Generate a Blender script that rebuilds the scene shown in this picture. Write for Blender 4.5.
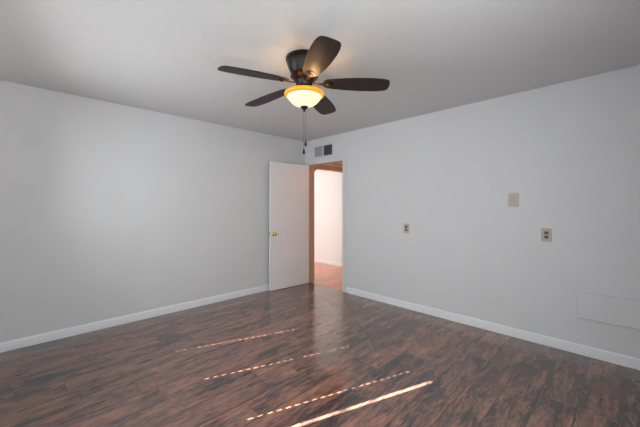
import bpy, bmesh, math, random
from mathutils import Vector, Matrix
random.seed(4)
PI = math.pi
R = math.radians
for o in list(bpy.data.objects):
    bpy.data.objects.remove(o)
S = bpy.context.scene
COL = S.collection

# ------------------------------------------------------------------ camera
YAW = math.atan2(306, 302)                      # heading of the lens, from +x
FW = Vector((math.cos(YAW), math.sin(YAW), 0))
RT = Vector((math.sin(YAW), -math.cos(YAW), 0))
cd = bpy.data.cameras.new('camera')
cam = bpy.data.objects.new('camera', cd)
COL.objects.link(cam)
cam.location = (-3.51, -3.93, 1.30)
cam.rotation_euler = (PI / 2, 0, YAW - PI / 2)
cd.sensor_width = 36
cd.lens = 302 / 640 * 36
cd.shift_y = -6.5 / 640
cd.clip_start = 0.02
S.camera = cam

# ------------------------------------------------------------------ light
w = bpy.data.worlds.new('sky')
S.world = w
w.use_nodes = True
w.node_tree.nodes['Background'].inputs['Color'].default_value = (.62, .76, 1, 1)
w.node_tree.nodes['Background'].inputs['Strength'].default_value = 1.0


def light(kind, name, loc, energy, color, aim=None, **kw):
    d = bpy.data.lights.new(name, kind)
    d.energy = energy
    d.color = color
    for k, v in kw.items():
        setattr(d, k, v)
    o = bpy.data.objects.new(name, d)
    COL.objects.link(o)
    o.location = loc
    if aim is not None:
        o.rotation_euler = Vector(aim).to_track_quat('-Z', 'Y').to_euler()
    return o


SUN_AZ, SUN_EL = R(-19.5), R(36.4)
SUN, LEFT, REAR_FILL, REAR, SIDE, FAR, HALL, BULB = 80, 19, 46, 0.2, 10, 43, 10, 1.5
light('SUN', 'sun', (-8, 2, 6), SUN, (1, .89, .80),
      (math.cos(SUN_AZ) * math.cos(SUN_EL), math.sin(SUN_AZ) * math.cos(SUN_EL), -math.sin(SUN_EL)), angle=R(.3))
# daylight through the blinded window at the left; the rear and side lights are added fill
light('AREA', 'daylight_left_window', (-3.80, -1.17, 1.58), LEFT, (.945, .98, 1), (1, -.12, -.06),
      shape='RECTANGLE', size=1.5, size_y=1.1, spread=R(125))
light('AREA', 'added_fill_rear_left', (-2.95, -4.24, 1.35), REAR_FILL, (.945, .98, 1), (0, 1, 0),  # added fill from the rear, no glass door is built there
      shape='RECTANGLE', size=1.8, size_y=1.5)
light('AREA', 'added_fill_rear_right', (-1.0, -4.24, 1.45), REAR, (.96, .985, 1), (.15, 1, .12),  # weak added fill on the rear right, the wall behind is solid
      shape='RECTANGLE', size=1.5, size_y=1.2, spread=R(90))
light('AREA', 'added_fill_side', (-3.80, -3.0, 1.55), SIDE, (.945, .98, 1), (1, .1, 0),  # added fill that brightens the left side, no window in the wall here
      shape='RECTANGLE', size=1.4, size_y=1.2)
# rooms beyond the door
light('AREA', 'daylight_far_room', (-.9, 1.5, 1.5), FAR, (.90, .98, 1), (1, 0, 0),
      shape='RECTANGLE', size=1.8, size_y=1.8)
light('POINT', 'hall_lamp_light', (.75, -1.15, 1.95), HALL, (1, .45, .22), shadow_soft_size=.10)

S.view_settings.view_transform = 'Standard'
S.view_settings.look = 'None'
S.view_settings.gamma = 1
S.view_settings.use_curve_mapping = False
S.view_settings.exposure = 0.0


# ------------------------------------------------------------------ materials
class NT:
    def __init__(s, name):
        s.m = bpy.data.materials.new(name)
        s.m.use_nodes = True
        s.t = s.m.node_tree
        s.b = s.t.nodes['Principled BSDF']

    def n(s, typ, ins=None, **kw):
        x = s.t.nodes.new('ShaderNode' + typ)
        for k, v in kw.items():
            setattr(x, k, v)
        for k, v in (ins or {}).items():
            if isinstance(v, bpy.types.NodeSocket):
                s.t.links.new(v, x.inputs[k])
            else:
                x.inputs[k].default_value = v
        return x

    def math(s, op, a, b=0.0, c=0.0):
        x = s.n('Math', {0: a, 1: b, 2: c}, operation=op)
        return x.outputs[0]

    def ramp(s, fac, stops):
        x = s.n('ValToRGB', {0: fac})
        e = x.color_ramp.elements
        while len(e) < len(stops):
            e.new(.5)
        for i, (p, c) in enumerate(stops):
            e[i].position = p
            e[i].color = (*c, 1)
        return x.outputs[0]

    def set(s, **kw):
        for k, v in kw.items():
            k = k.replace('_', ' ')
            if isinstance(v, bpy.types.NodeSocket):
                s.t.links.new(v, s.b.inputs[k])
            else:
                s.b.inputs[k].default_value = v
        return s


def simple(name, color, rough=.5, metal=0, vary=.06, scale=40, bump=0.0, bscale=200, **kw):
    t = NT(name)
    tc = t.n('TexCoord').outputs['Object']
    nz = t.n('TexNoise', {'Vector': tc, 'Scale': scale, 'Detail': 3}).outputs[0]
    c = t.ramp(nz, [(.3, tuple(v * (1 - vary) for v in color)), (.7, tuple(min(1, v * (1 + vary)) for v in color))])
    t.set(Base_Color=c, Roughness=rough, Metallic=metal, **kw)
    if bump:
        b2 = t.n('TexNoise', {'Vector': tc, 'Scale': bscale, 'Detail': 2}).outputs[0]
        t.set(Normal=t.n('Bump', {'Height': b2, 'Strength': bump, 'Distance': .002}).outputs[0])
    return t.m


def wood_floor(name, stops, row_w, length, rough):
    t = NT(name)
    tc = t.n('TexCoord').outputs['Object']
    sp = t.n('SeparateXYZ', {0: tc})
    X, Y = sp.outputs[0], sp.outputs[1]
    yr = t.math('DIVIDE', Y, row_w)
    row = t.math('FLOOR', yr)
    off = t.n('TexWhiteNoise', {'W': row}, noise_dimensions='1D').outputs[0]
    xr = t.math('ADD', t.math('DIVIDE', X, length), t.math('MULTIPLY', off, 7.0))
    colm = t.math('FLOOR', xr)
    idv = t.n('CombineXYZ', {0: row, 1: colm}).outputs[0]
    pid = t.n('TexWhiteNoise', {'Vector': idv}, noise_dimensions='2D')
    v = pid.outputs[0]
    shift = t.math('MULTIPLY', v, 37.0)
    # wavy long grain
    wob = t.n('TexNoise', {'Vector': t.n('CombineXYZ', {0: t.math('MULTIPLY', X, 2.2), 1: t.math('MULTIPLY', Y, 5.0), 2: shift}).outputs[0],
                           'Scale': 1.0, 'Detail': 2}).outputs[0]
    gy = t.math('ADD', t.math('MULTIPLY', Y, 26.0), t.math('MULTIPLY', wob, 1.3))
    g1 = t.n('TexNoise', {'Vector': t.n('CombineXYZ', {0: t.math('MULTIPLY', X, 2.6), 1: gy, 2: shift}).outputs[0],
                          'Scale': 1.0, 'Detail': 6, 'Roughness': .65}).outputs[0]
    g2 = t.n('TexNoise', {'Vector': t.n('CombineXYZ', {0: t.math('MULTIPLY', X, 14.0), 1: t.math('MULTIPLY', gy, 3.0), 2: shift}).outputs[0],
                          'Scale': 1.0, 'Detail': 4, 'Roughness': .6}).outputs[0]
    blot = t.n('TexNoise', {'Vector': t.n('CombineXYZ', {0: t.math('MULTIPLY', X, 3.4), 1: t.math('MULTIPLY', Y, 9.5), 2: shift}).outputs[0],
                            'Scale': 1.0, 'Detail': 4, 'Roughness': .55, 'Distortion': .35}).outputs[0]
    val = t.math('ADD', t.math('MULTIPLY', g1, .55), t.math('MULTIPLY', g2, .62))
    val = t.math('ADD', val, t.math('MULTIPLY', blot, .72))
    val = t.math('ADD', val, t.math('MULTIPLY', t.math('SUBTRACT', v, .5), .13))
    val = t.math('SUBTRACT', val, .435)
    c = t.ramp(val, stops)
    # seams
    fy = t.math('FRACT', yr)
    ey = t.math('MULTIPLY', t.math('MINIMUM', fy, t.math('SUBTRACT', 1.0, fy)), row_w)
    fx = t.math('FRACT', xr)
    ex = t.math('ADD', t.math('MULTIPLY', t.math('MINIMUM', fx, t.math('SUBTRACT', 1.0, fx)), length), .0014)
    e = t.math('MINIMUM', ey, ex)
    seam = t.n('MapRange', {'Value': e, 'From Min': .0008, 'From Max': .0042}).outputs[0]
    mx = t.n('Mix', {'Factor': seam, 'A': (.010, .006, .005, 1), 'B': c}, data_type='RGBA')
    # sockets by type for Mix node
    for i in mx.inputs:
        pass
    t.set(Base_Color=mx.outputs[2])
    rg = t.n('MapRange', {'Value': g1, 'From Min': .3, 'From Max': .7, 'To Min': rough - .04, 'To Max': rough + .08}).outputs[0]
    t.set(Roughness=rg)
    hgt = t.math('ADD', t.math('MULTIPLY', seam, 1.0), t.math('MULTIPLY', g1, .5))
    t.set(Normal=t.n('Bump', {'Height': hgt, 'Strength': .22, 'Distance': .003}).outputs[0])
    t.set(Specular_IOR_Level=.7, Coat_Weight=.45, Coat_Roughness=.17)
    return t


def fix_mix(t):
    """colour sockets of the Mix node (it has one A/B pair for each data type)"""
    for x in t.t.nodes:
        if x.bl_idname == 'ShaderNodeMix':
            src = [l for l in t.t.links if l.to_node == x and l.to_socket.name == 'B']
            if src:
                s0 = src[0].from_socket
                t.t.links.remove(src[0])
                t.t.links.new(s0, x.inputs[7])
            x.inputs[6].default_value = (.010, .006, .005, 1)
    return t.m


M = {}
M['wall'] = simple('wall_paint', (.612, .616, .622), .75, vary=.012, scale=3, bump=.10, bscale=90)
M['ceil'] = simple('ceiling_paint', (.605, .608, .612), .85, vary=.02, scale=30, bump=.25, bscale=110)
M['white'] = simple('white_trim_paint', (.74, .745, .76), .45, vary=.012, scale=6)
M['door'] = simple('door_paint', (.74, .725, .72), .5, vary=.015, scale=5)
M['floor'] = fix_mix(wood_floor('dark_plank_floor', [
    (.26, (.018, .016, .018)), (.39, (.062, .042, .039)), (.50, (.158, .080, .062)), (.62, (.255, .118, .082)), (.80, (.37, .175, .115))], .195, 1.25, .16))
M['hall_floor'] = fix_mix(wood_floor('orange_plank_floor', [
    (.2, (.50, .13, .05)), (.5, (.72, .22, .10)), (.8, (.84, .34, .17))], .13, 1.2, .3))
M['hall'] = simple('hall_wall_paint', (.74, .72, .70), .8, vary=.012, scale=3)
M['peach'] = simple('peach_surface', (.50, .33, .23), .8, vary=.012, scale=3)  # one even peach tone shared by jamb, arch wall and hall ceiling
M['bronze'] = simple('dark_bronze_metal', (.022, .018, .017), .30, .65, vary=.3, scale=20)
M['copper'] = simple('rubbed_copper_metal', (.040, .022, .015), .36, .75, vary=.5, scale=60)
M['brass'] = simple('polished_brass', (.78, .52, .17), .18, 1, vary=.05)
M['steel'] = simple('dull_steel', (.50, .48, .45), .35, 1, vary=.08)
M['chain'] = simple('dark_chain_metal', (.20, .18, .17), .4, .7, vary=.15)
M['beige'] = simple('beige_plastic', (.42, .375, .30), .4, vary=.03)
M['beige2'] = simple('beige_enamel', (.47, .40, .34), .4, vary=.05)
M['brown'] = simple('brown_plastic', (.10, .065, .045), .4, vary=.1)
M['black'] = simple('black_slot', (.012, .011, .010), .6)
M['vent'] = simple('vent_white_enamel', (.60, .60, .60), .45, vary=.02)
M['louver'] = simple('vent_louver_grey', (.30, .30, .31), .5, vary=.06)
M['duct'] = simple('duct_interior', (.05, .05, .05), .8)
M['blind'] = simple('blind_slat', (.8, .79, .76), .5)


def blade_mat():
    t = NT('espresso_blade_wood')
    tc = t.n('TexCoord').outputs['Object']
    mp = t.n('Mapping', {0: tc, 'Scale': (3, 60, 10)}).outputs[0]
    nz = t.n('TexNoise', {'Vector': mp, 'Scale': 1, 'Detail': 5}).outputs[0]
    c = t.ramp(nz, [(.3, (.012, .009, .008)), (.7, (.026, .018, .016))])
    t.set(Base_Color=c, Roughness=.42, Specular_IOR_Level=.25)
    return t.m


M['blade'] = blade_mat()


def glow(name, base, emit, strength, vary):
    t = NT(name)
    tc = t.n('TexCoord').outputs['Object']
    nz = t.n('TexNoise', {'Vector': tc, 'Scale': 14, 'Detail': 3, 'Distortion': 1}).outputs[0]
    c = t.ramp(nz, [(.3, tuple(v * (1 - vary) for v in emit)), (.7, emit)])
    t.set(Base_Color=(*base, 1), Roughness=.25, Emission_Color=c, Emission_Strength=strength)
    return t.m


M['bowl'] = glow('lit_cream_glass', (.5, .42, .28), (1, .80, .46), 1.0, .10)
M['amber'] = glow('lit_amber_glass', (.35, .14, .01), (1.0, .40, .018), .85, .15)


# ------------------------------------------------------------------ mesh helpers
def box(bm, lo, hi, mat=None):
    vs = []
    for x in (lo[0], hi[0]):
        for y in (lo[1], hi[1]):
            for z in (lo[2], hi[2]):
                p = Vector((x, y, z))
                vs.append(bm.verts.new(mat @ p if mat else p))
    for f in ((0, 1, 3, 2), (4, 6, 7, 5), (0, 4, 5, 1), (2, 3, 7, 6), (0, 2, 6, 4), (1, 5, 7, 3)):
        bm.faces.new([vs[i] for i in f])


def lathe(bm, prof, n=40, mat=None, cap=True):
    rings = []
    for r, z in prof:
        ring = []
        for i in range(n):
            a = 2 * PI * i / n
            p = Vector((r * math.cos(a), r * math.sin(a), z))
            ring.append(bm.verts.new(mat @ p if mat else p))
        rings.append(ring)
    for a, b in zip(rings, rings[1:]):
        for i in range(n):
            bm.faces.new([a[i], a[(i + 1) % n], b[(i + 1) % n], b[i]])
    if cap:
        bm.faces.new(list(reversed(rings[0])))
        bm.faces.new(rings[-1])


def prism(bm, pts, z0, z1, mat=None):
    n = len(pts)
    A = [bm.verts.new((mat @ Vector((x, y, z0))) if mat else (x, y, z0)) for x, y in pts]
    B = [bm.verts.new((mat @ Vector((x, y, z1))) if mat else (x, y, z1)) for x, y in pts]
    bm.faces.new(list(reversed(A)))
    bm.faces.new(B)
    for i in range(n):
        bm.faces.new([A[i], A[(i + 1) % n], B[(i + 1) % n], B[i]])


def obj(name, bm, mat, parent=None, bevel=0, smooth=True, seg=2, angle=35):
    bmesh.ops.recalc_face_normals(bm, faces=bm.faces)
    me = bpy.data.meshes.new(name)
    bm.to_mesh(me)
    bm.free()
    o = bpy.data.objects.new(name, me)
    COL.objects.link(o)
    me.materials.append(M[mat])
    if smooth:
        for p in me.polygons:
            p.use_smooth = True
        me.set_sharp_from_angle(angle=R(angle))
    if bevel:
        b = o.modifiers.new('bevel', 'BEVEL')
        b.width = bevel
        b.segments = seg
        b.limit_method = 'ANGLE'
        b.angle_limit = R(40)
    if parent:
        o.parent = parent
    return o


def struct(name, bm, mat, **kw):
    o = obj(name, bm, mat, **kw)
    o['kind'] = 'structure'
    return o


def boxes(*bs):
    bm = bmesh.new()
    for lo, hi in bs:
        box(bm, lo, hi)
    return bm


def thing(name, label, cat, loc=(0, 0, 0), rz=0, group=None):
    o = bpy.data.objects.new(name, None)
    COL.objects.link(o)
    o.empty_display_size = .05
    o.location = loc
    o.rotation_euler = (0, 0, rz)
    o['label'] = label
    o['category'] = cat
    if group:
        o['group'] = group
    return o


# ------------------------------------------------------------------ room shell
XL, YB, H = -3.9, -4.35, 2.435          # rear-left wall, rear wall, ceiling height
T = .12
OY0, OY1, OZ = -.880, -.095, 2.022      # door opening in the right wall
struct('floor', boxes(((XL - T, YB - T, -.1), (0.03, 0 + T, 0))), 'floor', smooth=False)
struct('ceiling', boxes(((XL - T, YB - T, H), (T, T, H + .1))), 'ceil', smooth=False)
struct('wall_left', boxes(((XL - T, 0, 0), (0, T, H))), 'wall', smooth=False)
struct('wall_right', boxes(((0, OY1, 0), (T, T, H)), ((0, YB - T, 0), (T, OY0, H)), ((0, OY0, OZ), (T, OY1, H))), 'wall', smooth=False)
WY0, WY1, WZ0, WZ1 = -2.02, -.30, 1.02, 2.11     # the blinded window in the wall at the camera's left
struct('wall_window', boxes(((XL - T, YB, 0), (XL, WY0, H)), ((XL - T, WY1, 0), (XL, 0, H)),
                            ((XL - T, WY0, 0), (XL, WY1, WZ0)), ((XL - T, WY0, WZ1), (XL, WY1, H))), 'wall', smooth=False)
struct('wall_rear', boxes(((XL - T, YB - T, 0), (0, YB, H))), 'wall', smooth=False)


def base_profile(bm, p0, p1, nrm, h=.088, t=.014):
    """baseboard with an eased top, from p0 to p1 along a wall, nrm pointing into the room"""
    p0, p1, nrm = Vector((*p0, 0)), Vector((*p1, 0)), Vector((*nrm, 0))
    prof = [(0, 0.001), (t, 0.001), (t, h - .016), (t * .8, h - .006), (t * .45, h), (0, h)]
    A = [bm.verts.new(p0 + nrm * a + Vector((0, 0, z))) for a, z in prof]
    B = [bm.verts.new(p1 + nrm * a + Vector((0, 0, z))) for a, z in prof]
    n = len(prof)
    bm.faces.new(A)
    bm.faces.new(list(reversed(B)))
    for i in range(n):
        bm.faces.new([A[i], A[(i + 1) % n], B[(i + 1) % n], B[i]])


bm = bmesh.new(); base_profile(bm, (XL, -.0005), (-.002, -.0005), (0, -1))
struct('baseboard_left', bm, 'white')
bm = bmesh.new(); base_profile(bm, (-.0005, OY0 - .066), (-.0005, YB), (-1, 0))
struct('baseboard_right', bm, 'white')

# door frame: casing, jamb and stop
CW = .062
bm = bmesh.new()
box(bm, (-.014, OY0 - CW, 0.001), (-.0005, OY0 + .004, OZ + CW))
box(bm, (-.014, OY1 - .004, 0.001), (-.0005, OY1 + CW, OZ + CW))
box(bm, (-.014, OY0 + .004, OZ - .004), (-.0005, OY1 - .004, OZ + CW))
trim = struct('trim_1', bm, 'wall', bevel=.004)
bm = bmesh.new()
J = .016
box(bm, (-.002, OY0 + .0005, .001), (T + .002, OY0 + J, OZ - .0005))
box(bm, (-.002, OY1 - J, .001), (T + .002, OY1 - .0005, OZ - .0005))
box(bm, (-.002, OY0 + J, OZ - J), (T + .002, OY1 - J, OZ - .0005))
box(bm, (.045, OY0 + J, .001), (.075, OY0 + J + .011, OZ - J))
box(bm, (.045, OY1 - J - .011, .001), (.075, OY1 - J, OZ - J))
box(bm, (.045, OY0 + J + .011, OZ - J - .011), (.075, OY1 - J - .011, OZ - J))
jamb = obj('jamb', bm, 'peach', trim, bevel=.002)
jamb['label'] = 'peach toned door jamb'
bm = boxes(((.008, OY0 + J, .85), (.036, OY0 + J + .002, .91)))
sp = obj('strike_plate', bm, 'steel', trim)
sp['label'] = 'small metal strike plate'

# door leaf, swung open flat against the left wall
DW, DH, DT = .775, 2.009, .035
door = bpy.data.objects.new('door_1', None); COL.objects.link(door)
door['kind'] = 'structure'
door.location = (-.020, OY1 - .004, 0)
door.rotation_euler = (0, 0, R(180 - 3.0))          # local +x runs from the hinges to the free edge
# local +y points into the room after the turn
bm = boxes(((0.003, 0.0, .006), (DW, DT, .006 + DH - .009)))
obj('door_leaf', bm, 'door', door, bevel=.0025)
KZ, KX = .885, DW - .062
for s, nm in ((1, 'doorknob'), (-1, 'doorknob')):
    mt = Matrix.Translation((KX, DT if s > 0 else 0, KZ)) @ Matrix.Rotation(-s * PI / 2, 4, 'X')
    bm = bmesh.new()
    if s > 0:
        prof = [(.001, 0), (.031, 0), (.031, .004), (.026, .009), (.013, .012), (.011, .024), (.016, .029), (.025, .036), (.028, .046), (.025, .056), (.016, .062), (.001, .063)]
    else:
        prof = [(.001, 0), (.031, 0), (.031, .004), (.026, .009), (.011, .012), (.011, .018), (.020, .024), (.022, .032), (.012, .038), (.001, .039)]
    lathe(bm, prof, 28, mt)
    k = obj(nm, bm, 'brass', door)
    k['label'] = 'polished brass doorknob'
bm = boxes(((DW, .006, KZ - .028), (DW + .0015, DT - .006, KZ + .028)), ((DW + .0015, .011, KZ - .008), (DW + .010, DT - .011, KZ + .008)))
obj('latch', bm, 'steel', door)
for z in (.22, 1.02, 1.80):
    bm = bmesh.new()
    lathe(bm, [(.001, z), (.006, z), (.006, z + .09), (.001, z + .09)], 12, Matrix.Translation((-.004, DT + .004, 0)))
    box(bm, (-.002, .004, z), (.003, DT + .004, z + .09))
    obj('hinge', bm, 'steel', door)

# window with closed blind at the camera's left (out of frame; its cord holes throw the dashes of sun)
bm = bmesh.new()
fx0, fx1 = XL - T + .01, XL - T + .05
box(bm, (fx0, WY0, WZ0), (fx1, WY0 + .012, WZ1)); box(bm, (fx0, WY1 - .04, WZ0), (fx1, WY1, WZ1))
box(bm, (fx0, WY0, WZ0), (fx1, WY1, WZ0 + .03)); box(bm, (fx0, WY0, WZ1 - .02), (fx1, WY1, WZ1))
struct('window_1', bm, 'white', smooth=False)
blind = thing('window_blind', 'closed white slatted blind in the window at the left of the camera', 'blind', (XL + .0125, 0, WZ0))
bm = bmesh.new()
by0, by1 = WY0 + .0215, WY1 - .004
holes = (-1.822, -1.213, -.600)
pitch, sh, hw, hh = .0455, .052, .0046, .0118
z = .030
while z + sh < WZ1 - WZ0 + .03:
    mt = Matrix.Translation((0, 0, z + sh / 2)) @ Matrix.Rotation(R(10), 4, 'Y')
    ys = [by0]
    for h in holes:
        ys += [h - hw, h + hw]
    ys.append(by1)
    for i in range(0, len(ys), 2):
        box(bm, (-.0012, ys[i], -sh / 2), (.0012, ys[i + 1], sh / 2), mt)
    for h in holes:
        box(bm, (-.0012, h - hw, hh), (.0012, h + hw, sh / 2), mt)
        box(bm, (-.0012, h - hw, -sh / 2), (.0012, h + hw, -hh), mt)
    z += pitch
obj('slats', bm, 'blind', blind, smooth=False)
obj('headrail', boxes(((-.028, by0, WZ1 - WZ0 + .032), (.011, by1, WZ1 - WZ0 + .08))), 'blind', blind)
obj('bottom_rail', boxes(((-.012, by0, -.05), (.010, by1, .034))), 'blind', blind)

# ------------------------------------------------------------------ hall and room beyond the door
HX, AY, HH = 1.46, .15, 2.135
struct('floor_hall', boxes(((.031, -2.2, -.1), (HX + .1, 3.2, 0))), 'hall_floor', smooth=False)
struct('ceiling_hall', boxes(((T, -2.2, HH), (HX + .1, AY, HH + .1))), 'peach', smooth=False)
struct('ceiling_far', boxes(((-1.2, AY + .12, H), (HX + .1, 3.2, H + .1))), 'hall', smooth=False)
struct('wall_hall_far', boxes(((HX, -2.2, 0), (HX + .1, 3.2, H))), 'hall', smooth=False)
struct('wall_hall_end', boxes(((T, -2.3, 0), (HX, -2.2, H))), 'hall', smooth=False)
struct('wall_far_end', boxes(((-1.2, 3.2, 0), (HX, 3.3, H))), 'hall', smooth=False)
struct('wall_far_side', boxes(((-1.3, AY + .12, 0), (-1.2, 3.2, H))), 'hall', smooth=False)
struct('floor_far', boxes(((-1.2, T + .001, -.1), (.0305, 3.2, 0))), 'hall_floor', smooth=False)
# wall with the arched opening across the hall
ax0, ax1, az, rr = .345, 1.43, 2.025, .17
pts = [(T, 0), (ax0, 0)]
for i in range(13):
    a = PI - PI / 2 * i / 12
    pts.append((ax0 + rr + rr * math.cos(a), az - rr + rr * math.sin(a)))
for i in range(13):
    a = PI / 2 - PI / 2 * i / 12
    pts.append((ax1 - rr + rr * math.cos(a), az - rr + rr * math.sin(a)))
pts += [(ax1, 0), (HX, 0), (HX, H), (T, H)]
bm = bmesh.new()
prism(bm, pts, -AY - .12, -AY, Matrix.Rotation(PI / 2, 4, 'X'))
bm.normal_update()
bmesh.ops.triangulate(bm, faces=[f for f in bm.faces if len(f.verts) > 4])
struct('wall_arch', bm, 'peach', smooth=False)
struct('arch_top_strip', boxes(((T + .001, AY - .018, HH - .026), (HX - .001, AY - .0005, HH - .0005))), 'white', bevel=.006)  # added white strip where the arch wall meets the hall ceiling
bm = bmesh.new(); base_profile(bm, (HX - .0005, AY + .125), (HX - .0005, 3.2), (-1, 0), .07)
struct('baseboard_hall', bm, 'white')

# ------------------------------------------------------------------ ceiling fan
FC = Vector((-1.973, -2.202, 0))
fan = thing('ceiling_fan', 'dark bronze five-blade ceiling fan with a lit amber glass bowl', 'ceiling fan', (FC.x, FC.y, H))
bm = bmesh.new()
lathe(bm, [(.001, -.0005), (.138, -.0005), (.141, -.006), (.141, -.022), (.134, -.028), (.134, -.036), (.130, -.050), (.118, -.085), (.106, -.112),
           (.100, -.122), (.100, -.128), (.001, -.128)], 48)
obj('motor_housing', bm, 'bronze', fan)
bm = bmesh.new()
lathe(bm, [(.001, -.128), (.092, -.128), (.104, -.134), (.106, -.142), (.098, -.150), (.088, -.156), (.080, -.168), (.001, -.168)], 48)
ring = obj('motor_ring', bm, 'copper', fan)
ring['label'] = 'copper toned ring below the motor'
bm = bmesh.new()
lathe(bm, [(.001, -.168), (.074, -.168), (.076, -.176), (.064, -.194), (.060, -.215), (.074, -.228), (.080, -.244), (.074, -.258), (.001, -.258)], 40)
obj('switch_housing', bm, 'bronze', fan)

# lamp: fitter stem, three bulbs inside the open-topped glass bowl
bowl_prof = [(.138, -0.2610), (.147, -0.2619), (.152, -0.2663), (.153, -0.2751), (.149, -0.2839), (.141, -0.2900), (.133, -0.2927)]
bm = bmesh.new()
lathe(bm, bowl_prof + [(.129, -0.2900), (.136, -0.2856), (.143, -0.2786), (.145, -0.2716), (.141, -0.2663), (.138, -0.2610)], 56, cap=False)
lampglass = bmesh.new()
out = [(.133, -0.2927), (.128, -0.3006), (.121, -0.3112), (.110, -0.3252), (.096, -0.3393), (.078, -0.3525), (.056, -0.3622), (.036, -0.3684), (.018, -0.3710)]
inn = [(r - .005 if r > .03 else r, z + .004) for r, z in reversed(out)]
lathe(lampglass, out + inn + [out[0]], 56, cap=False)
glass = obj('lamp_bowl', lampglass, 'bowl', fan)
glass['label'] = 'glowing cream glass bowl shade'
rim = obj('bowl_rim', bm, 'amber', glass)
rim['label'] = 'glowing amber glass rim'
bm = bmesh.new()
lathe(bm, [(.001, -.366), (.030, -.366), (.030, -.373), (.022, -.382), (.012, -.390), (.011, -.398), (.006, -.405), (.001, -.408)], 24)
obj('finial', bm, 'bronze', glass)
bm = bmesh.new()
lathe(bm, [(.001, -.258), (.008, -.258), (.008, -.368), (.001, -.368)], 12)
obj('lamp_stem', bm, 'bronze', fan)
for i in range(3):
    a = R(20 + 120 * i)
    p = Vector((.085 * math.cos(a), 0.085 * math.sin(a), -.285))
    light('POINT', 'fan_bulb_light', FC + Vector((0, 0, H)) + p, BULB, (1, .60, .30), shadow_soft_size=.018)

# blades
BZ = -.190


def blade_outline():
    key = [(.150, .026), (.160, .042), (.185, .056), (.24, .0665), (.33, .0775), (.43, .0845), (.53, .0850), (.60, .0800), (.64, .0710), (.657, .0610), (.666, .045), (.670, .02)]
    up = [(x * .965, y) for x, y in key]
    key = up
    return up + [(x, -y) for x, y in reversed(key)]


THETA0 = -1.5
droop = {0: 1.9, 1: 3.6, 2: 3.8, 3: 4.2, 4: 0.2}
for k in range(5):
    ang = R(THETA0 + 72 * k - 44.6)
    rot = Matrix.Rotation(ang, 4, 'Z') @ Matrix.Rotation(R(droop[k]), 4, 'Y')
    bm = bmesh.new()
    prism(bm, blade_outline(), -.003, .003)
    b = obj('blade', bm, 'blade', fan, bevel=.0015)
    b.matrix_local = Matrix.Translation((0, 0, BZ)) @ rot @ Matrix.Rotation(R(-10), 4, 'X')
    bm = bmesh.new()
    # cast bracket: arm from the ring, forked plate with a round medallion under the blade root
    arm = [(.070, .016), (.110, .012), (.145, .014), (.165, .026), (.185, .032), (.205, .026), (.222, .012), (.226, 0)]
    prism(bm, arm + [(x, -y) for x, y in reversed(arm[:-1])], -.0085, -.0035)
    lathe(bm, [(.001, -.016), (.010, -.016), (.017, -.013), (.020, -.0085), (.001, -.0085)], 20, Matrix.Translation((.190, 0, 0)))
    for sx, sy in ((.172, .018), (.172, -.018), (.214, 0)):
        lathe(bm, [(.001, -.011), (.004, -.011), (.005, -.0085), (.001, -.0085)], 10, Matrix.Translation((sx, sy, 0)))
    obj('blade_bracket', bm, 'copper', b)

# pull chains
for (dx, dy, zb, nm) in ((.010, .004, -.630, 0), (-.004, -.004, -.690, 1)):
    bm = bmesh.new()
    top = -.402
    zz = top
    cx = RT.x * dx; cy = RT.y * dx
    while zz > zb:
        lathe(bm, [(.0003, zz), (.0019, zz - .0008), (.0023, zz - .002), (.0019, zz - .0032), (.0003, zz - .004)], 6, Matrix.Translation((cx, cy, 0)))
        zz -= .0042
    c = obj('pull_chain', bm, 'chain', fan)
    bm = bmesh.new()
    lathe(bm, [(.001, zb + .004), (.003, zb + .002), (.004, zb - .006), (.0085, zb - .018), (.0105, zb - .030), (.007, zb - .040), (.001, zb - .043)], 16, Matrix.Translation((cx, cy, 0)))
    obj('pull_fob', bm, 'bronze', c)

# ------------------------------------------------------------------ air vent over the door
vy0, vy1, vz0, vz1 = -.655, -.252, 2.136, 2.300
vent = thing('air_vent', 'two-panel wall register above the doorway near the ceiling', 'air vent', (-.0005, (vy0 + vy1) / 2, (vz0 + vz1) / 2))
hy, hz = (vy1 - vy0) / 2, (vz1 - vz0) / 2
bm = bmesh.new()
e = .018
box(bm, (-.010, -hy - e, -hz - e), (0, hy + e, -hz)); box(bm, (-.010, -hy - e, hz), (0, hy + e, hz + e))
box(bm, (-.010, -hy - e, -hz), (0, -hy, hz)); box(bm, (-.010, hy, -hz), (0, hy + e, hz))
box(bm, (-.010, -.009, -hz), (0, .009, hz))
obj('frame', bm, 'vent', vent, bevel=.002)
obj('backing', boxes(((-.0015, -hy, -hz), (0, hy, hz))), 'duct', vent)
for side, tilt in ((1, -48), (-1, 42)):
    bm = bmesh.new()
    a0, a1 = (.011, hy - .002) if side > 0 else (-hy + .002, -.011)
    n = 13
    for i in range(n):
        y = a0 + (a1 - a0) * (i + .5) / n
        mt = Matrix.Translation((-.0062, y, 0)) @ Matrix.Rotation(R(tilt), 4, 'Z')
        box(bm, (-.0052 if abs(tilt) < 50 else -.0068, -.0006, -hz + .001), (.0052 if abs(tilt) < 50 else .0068, .0006, hz - .001), mt)
    obj('louver_panel', bm, 'louver', vent, smooth=False)


# ------------------------------------------------------------------ wall plates
def rrect(w, h, r, n=5):
    pts = []
    for cx, cy, a0 in ((w / 2 - r, h / 2 - r, 0), (-w / 2 + r, h / 2 - r, 90), (-w / 2 + r, -h / 2 + r, 180), (w / 2 - r, -h / 2 + r, 270)):
        for i in range(n + 1):
            a = R(a0 + 90 * i / n)
            pts.append((cx + r * math.cos(a), cy + r * math.sin(a)))
    return pts


# local frame of a plate: x along the wall, y up, z out of the wall (towards -x of the room)
WM = Matrix(((0, 0, -1, 0), (-1, 0, 0, 0), (0, 1, 0, 0), (0, 0, 0, 1)))


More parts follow.
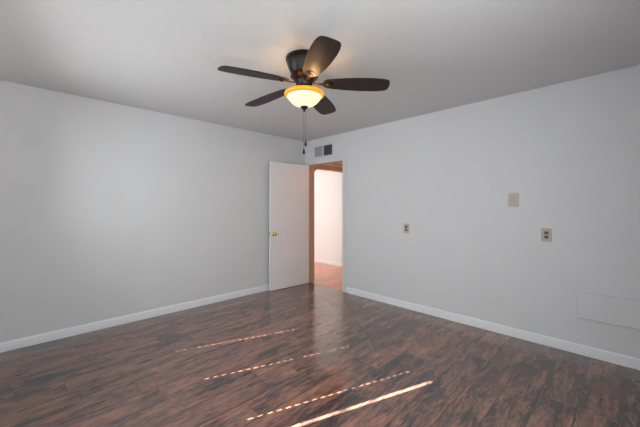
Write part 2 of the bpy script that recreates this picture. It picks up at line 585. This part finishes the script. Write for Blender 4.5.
def outlet(y, z, pw, ph, label):
    t = thing('wall_outlet', label, 'outlet', (-.0005, y, z), 0, 'beige outlets on the right wall')
    bm = bmesh.new(); prism(bm, rrect(pw, ph, .005), 0, .006, WM)
    obj('cover_plate', bm, 'beige', t, bevel=.002)
    for s in (1, -1):
        bm = bmesh.new(); prism(bm, rrect(.034, .029, .010), .006, .0085, WM @ Matrix.Translation((0, s * .0195, 0)))
        r_ = obj('receptacle', bm, 'brown', t, bevel=.0008)
        bm = bmesh.new()
        for dx, hgt in ((-.0065, .009), (.0065, .007)):
            box(bm, (dx - .0013, s * .0195 - hgt / 2 + .003, .0085), (dx + .0013, s * .0195 + hgt / 2 + .003, .0090), WM)
        lathe(bm, [(.0003, .0085), (.0026, .0085), (.0026, .0090), (.0003, .0090)], 10, WM @ Matrix.Translation((0, s * .0195 - .008, 0)))
        obj('slots', bm, 'black', r_)
    bm = bmesh.new(); lathe(bm, [(.0003, .006), (.003, .006), (.002, .0075), (.0003, .0076)], 10, WM)
    obj('screw', bm, 'steel', t)
    return t


outlet(-1.953, 1.027, .078, .120, 'beige outlet on the right wall, nearest the doorway')
outlet(-3.405, 1.037, .080, .126, 'beige outlet on the right wall below the blank beige plate')
pl = thing('wall_plate', 'blank beige rectangular plate mounted highest on the right wall', 'wall plate', (-.0005, -3.137, 1.371))
bm = bmesh.new(); prism(bm, rrect(.088, .140, .004), 0, .010, WM)
obj('cover_plate', bm, 'beige2', pl, bevel=.003)
bm = bmesh.new(); prism(bm, rrect(.040, .072, .003), .010, .0125, WM)
obj('centre_panel', bm, 'beige', pl, bevel=.001)

# painted-over access panel low on the right wall
ap = thing('access_panel', 'flat painted access panel low on the right wall above baseboard', 'access panel', (-.0005, -3.92, .441))
bm = bmesh.new(); prism(bm, rrect(.592, .222, .003), 0, .020, WM)
obj('panel_board', bm, 'wall', ap, bevel=.006)
bm = bmesh.new()
for lo, hi in (((-.302, .105, 0), (.302, .117, .024)), ((-.302, -.117, 0), (.302, -.105, .024)),
               ((-.302, -.105, 0), (-.290, .105, .024)), ((.290, -.105, 0), (.302, .105, .024))):
    box(bm, lo, hi, WM)
obj('panel_frame', bm, 'wall', ap, bevel=.003)
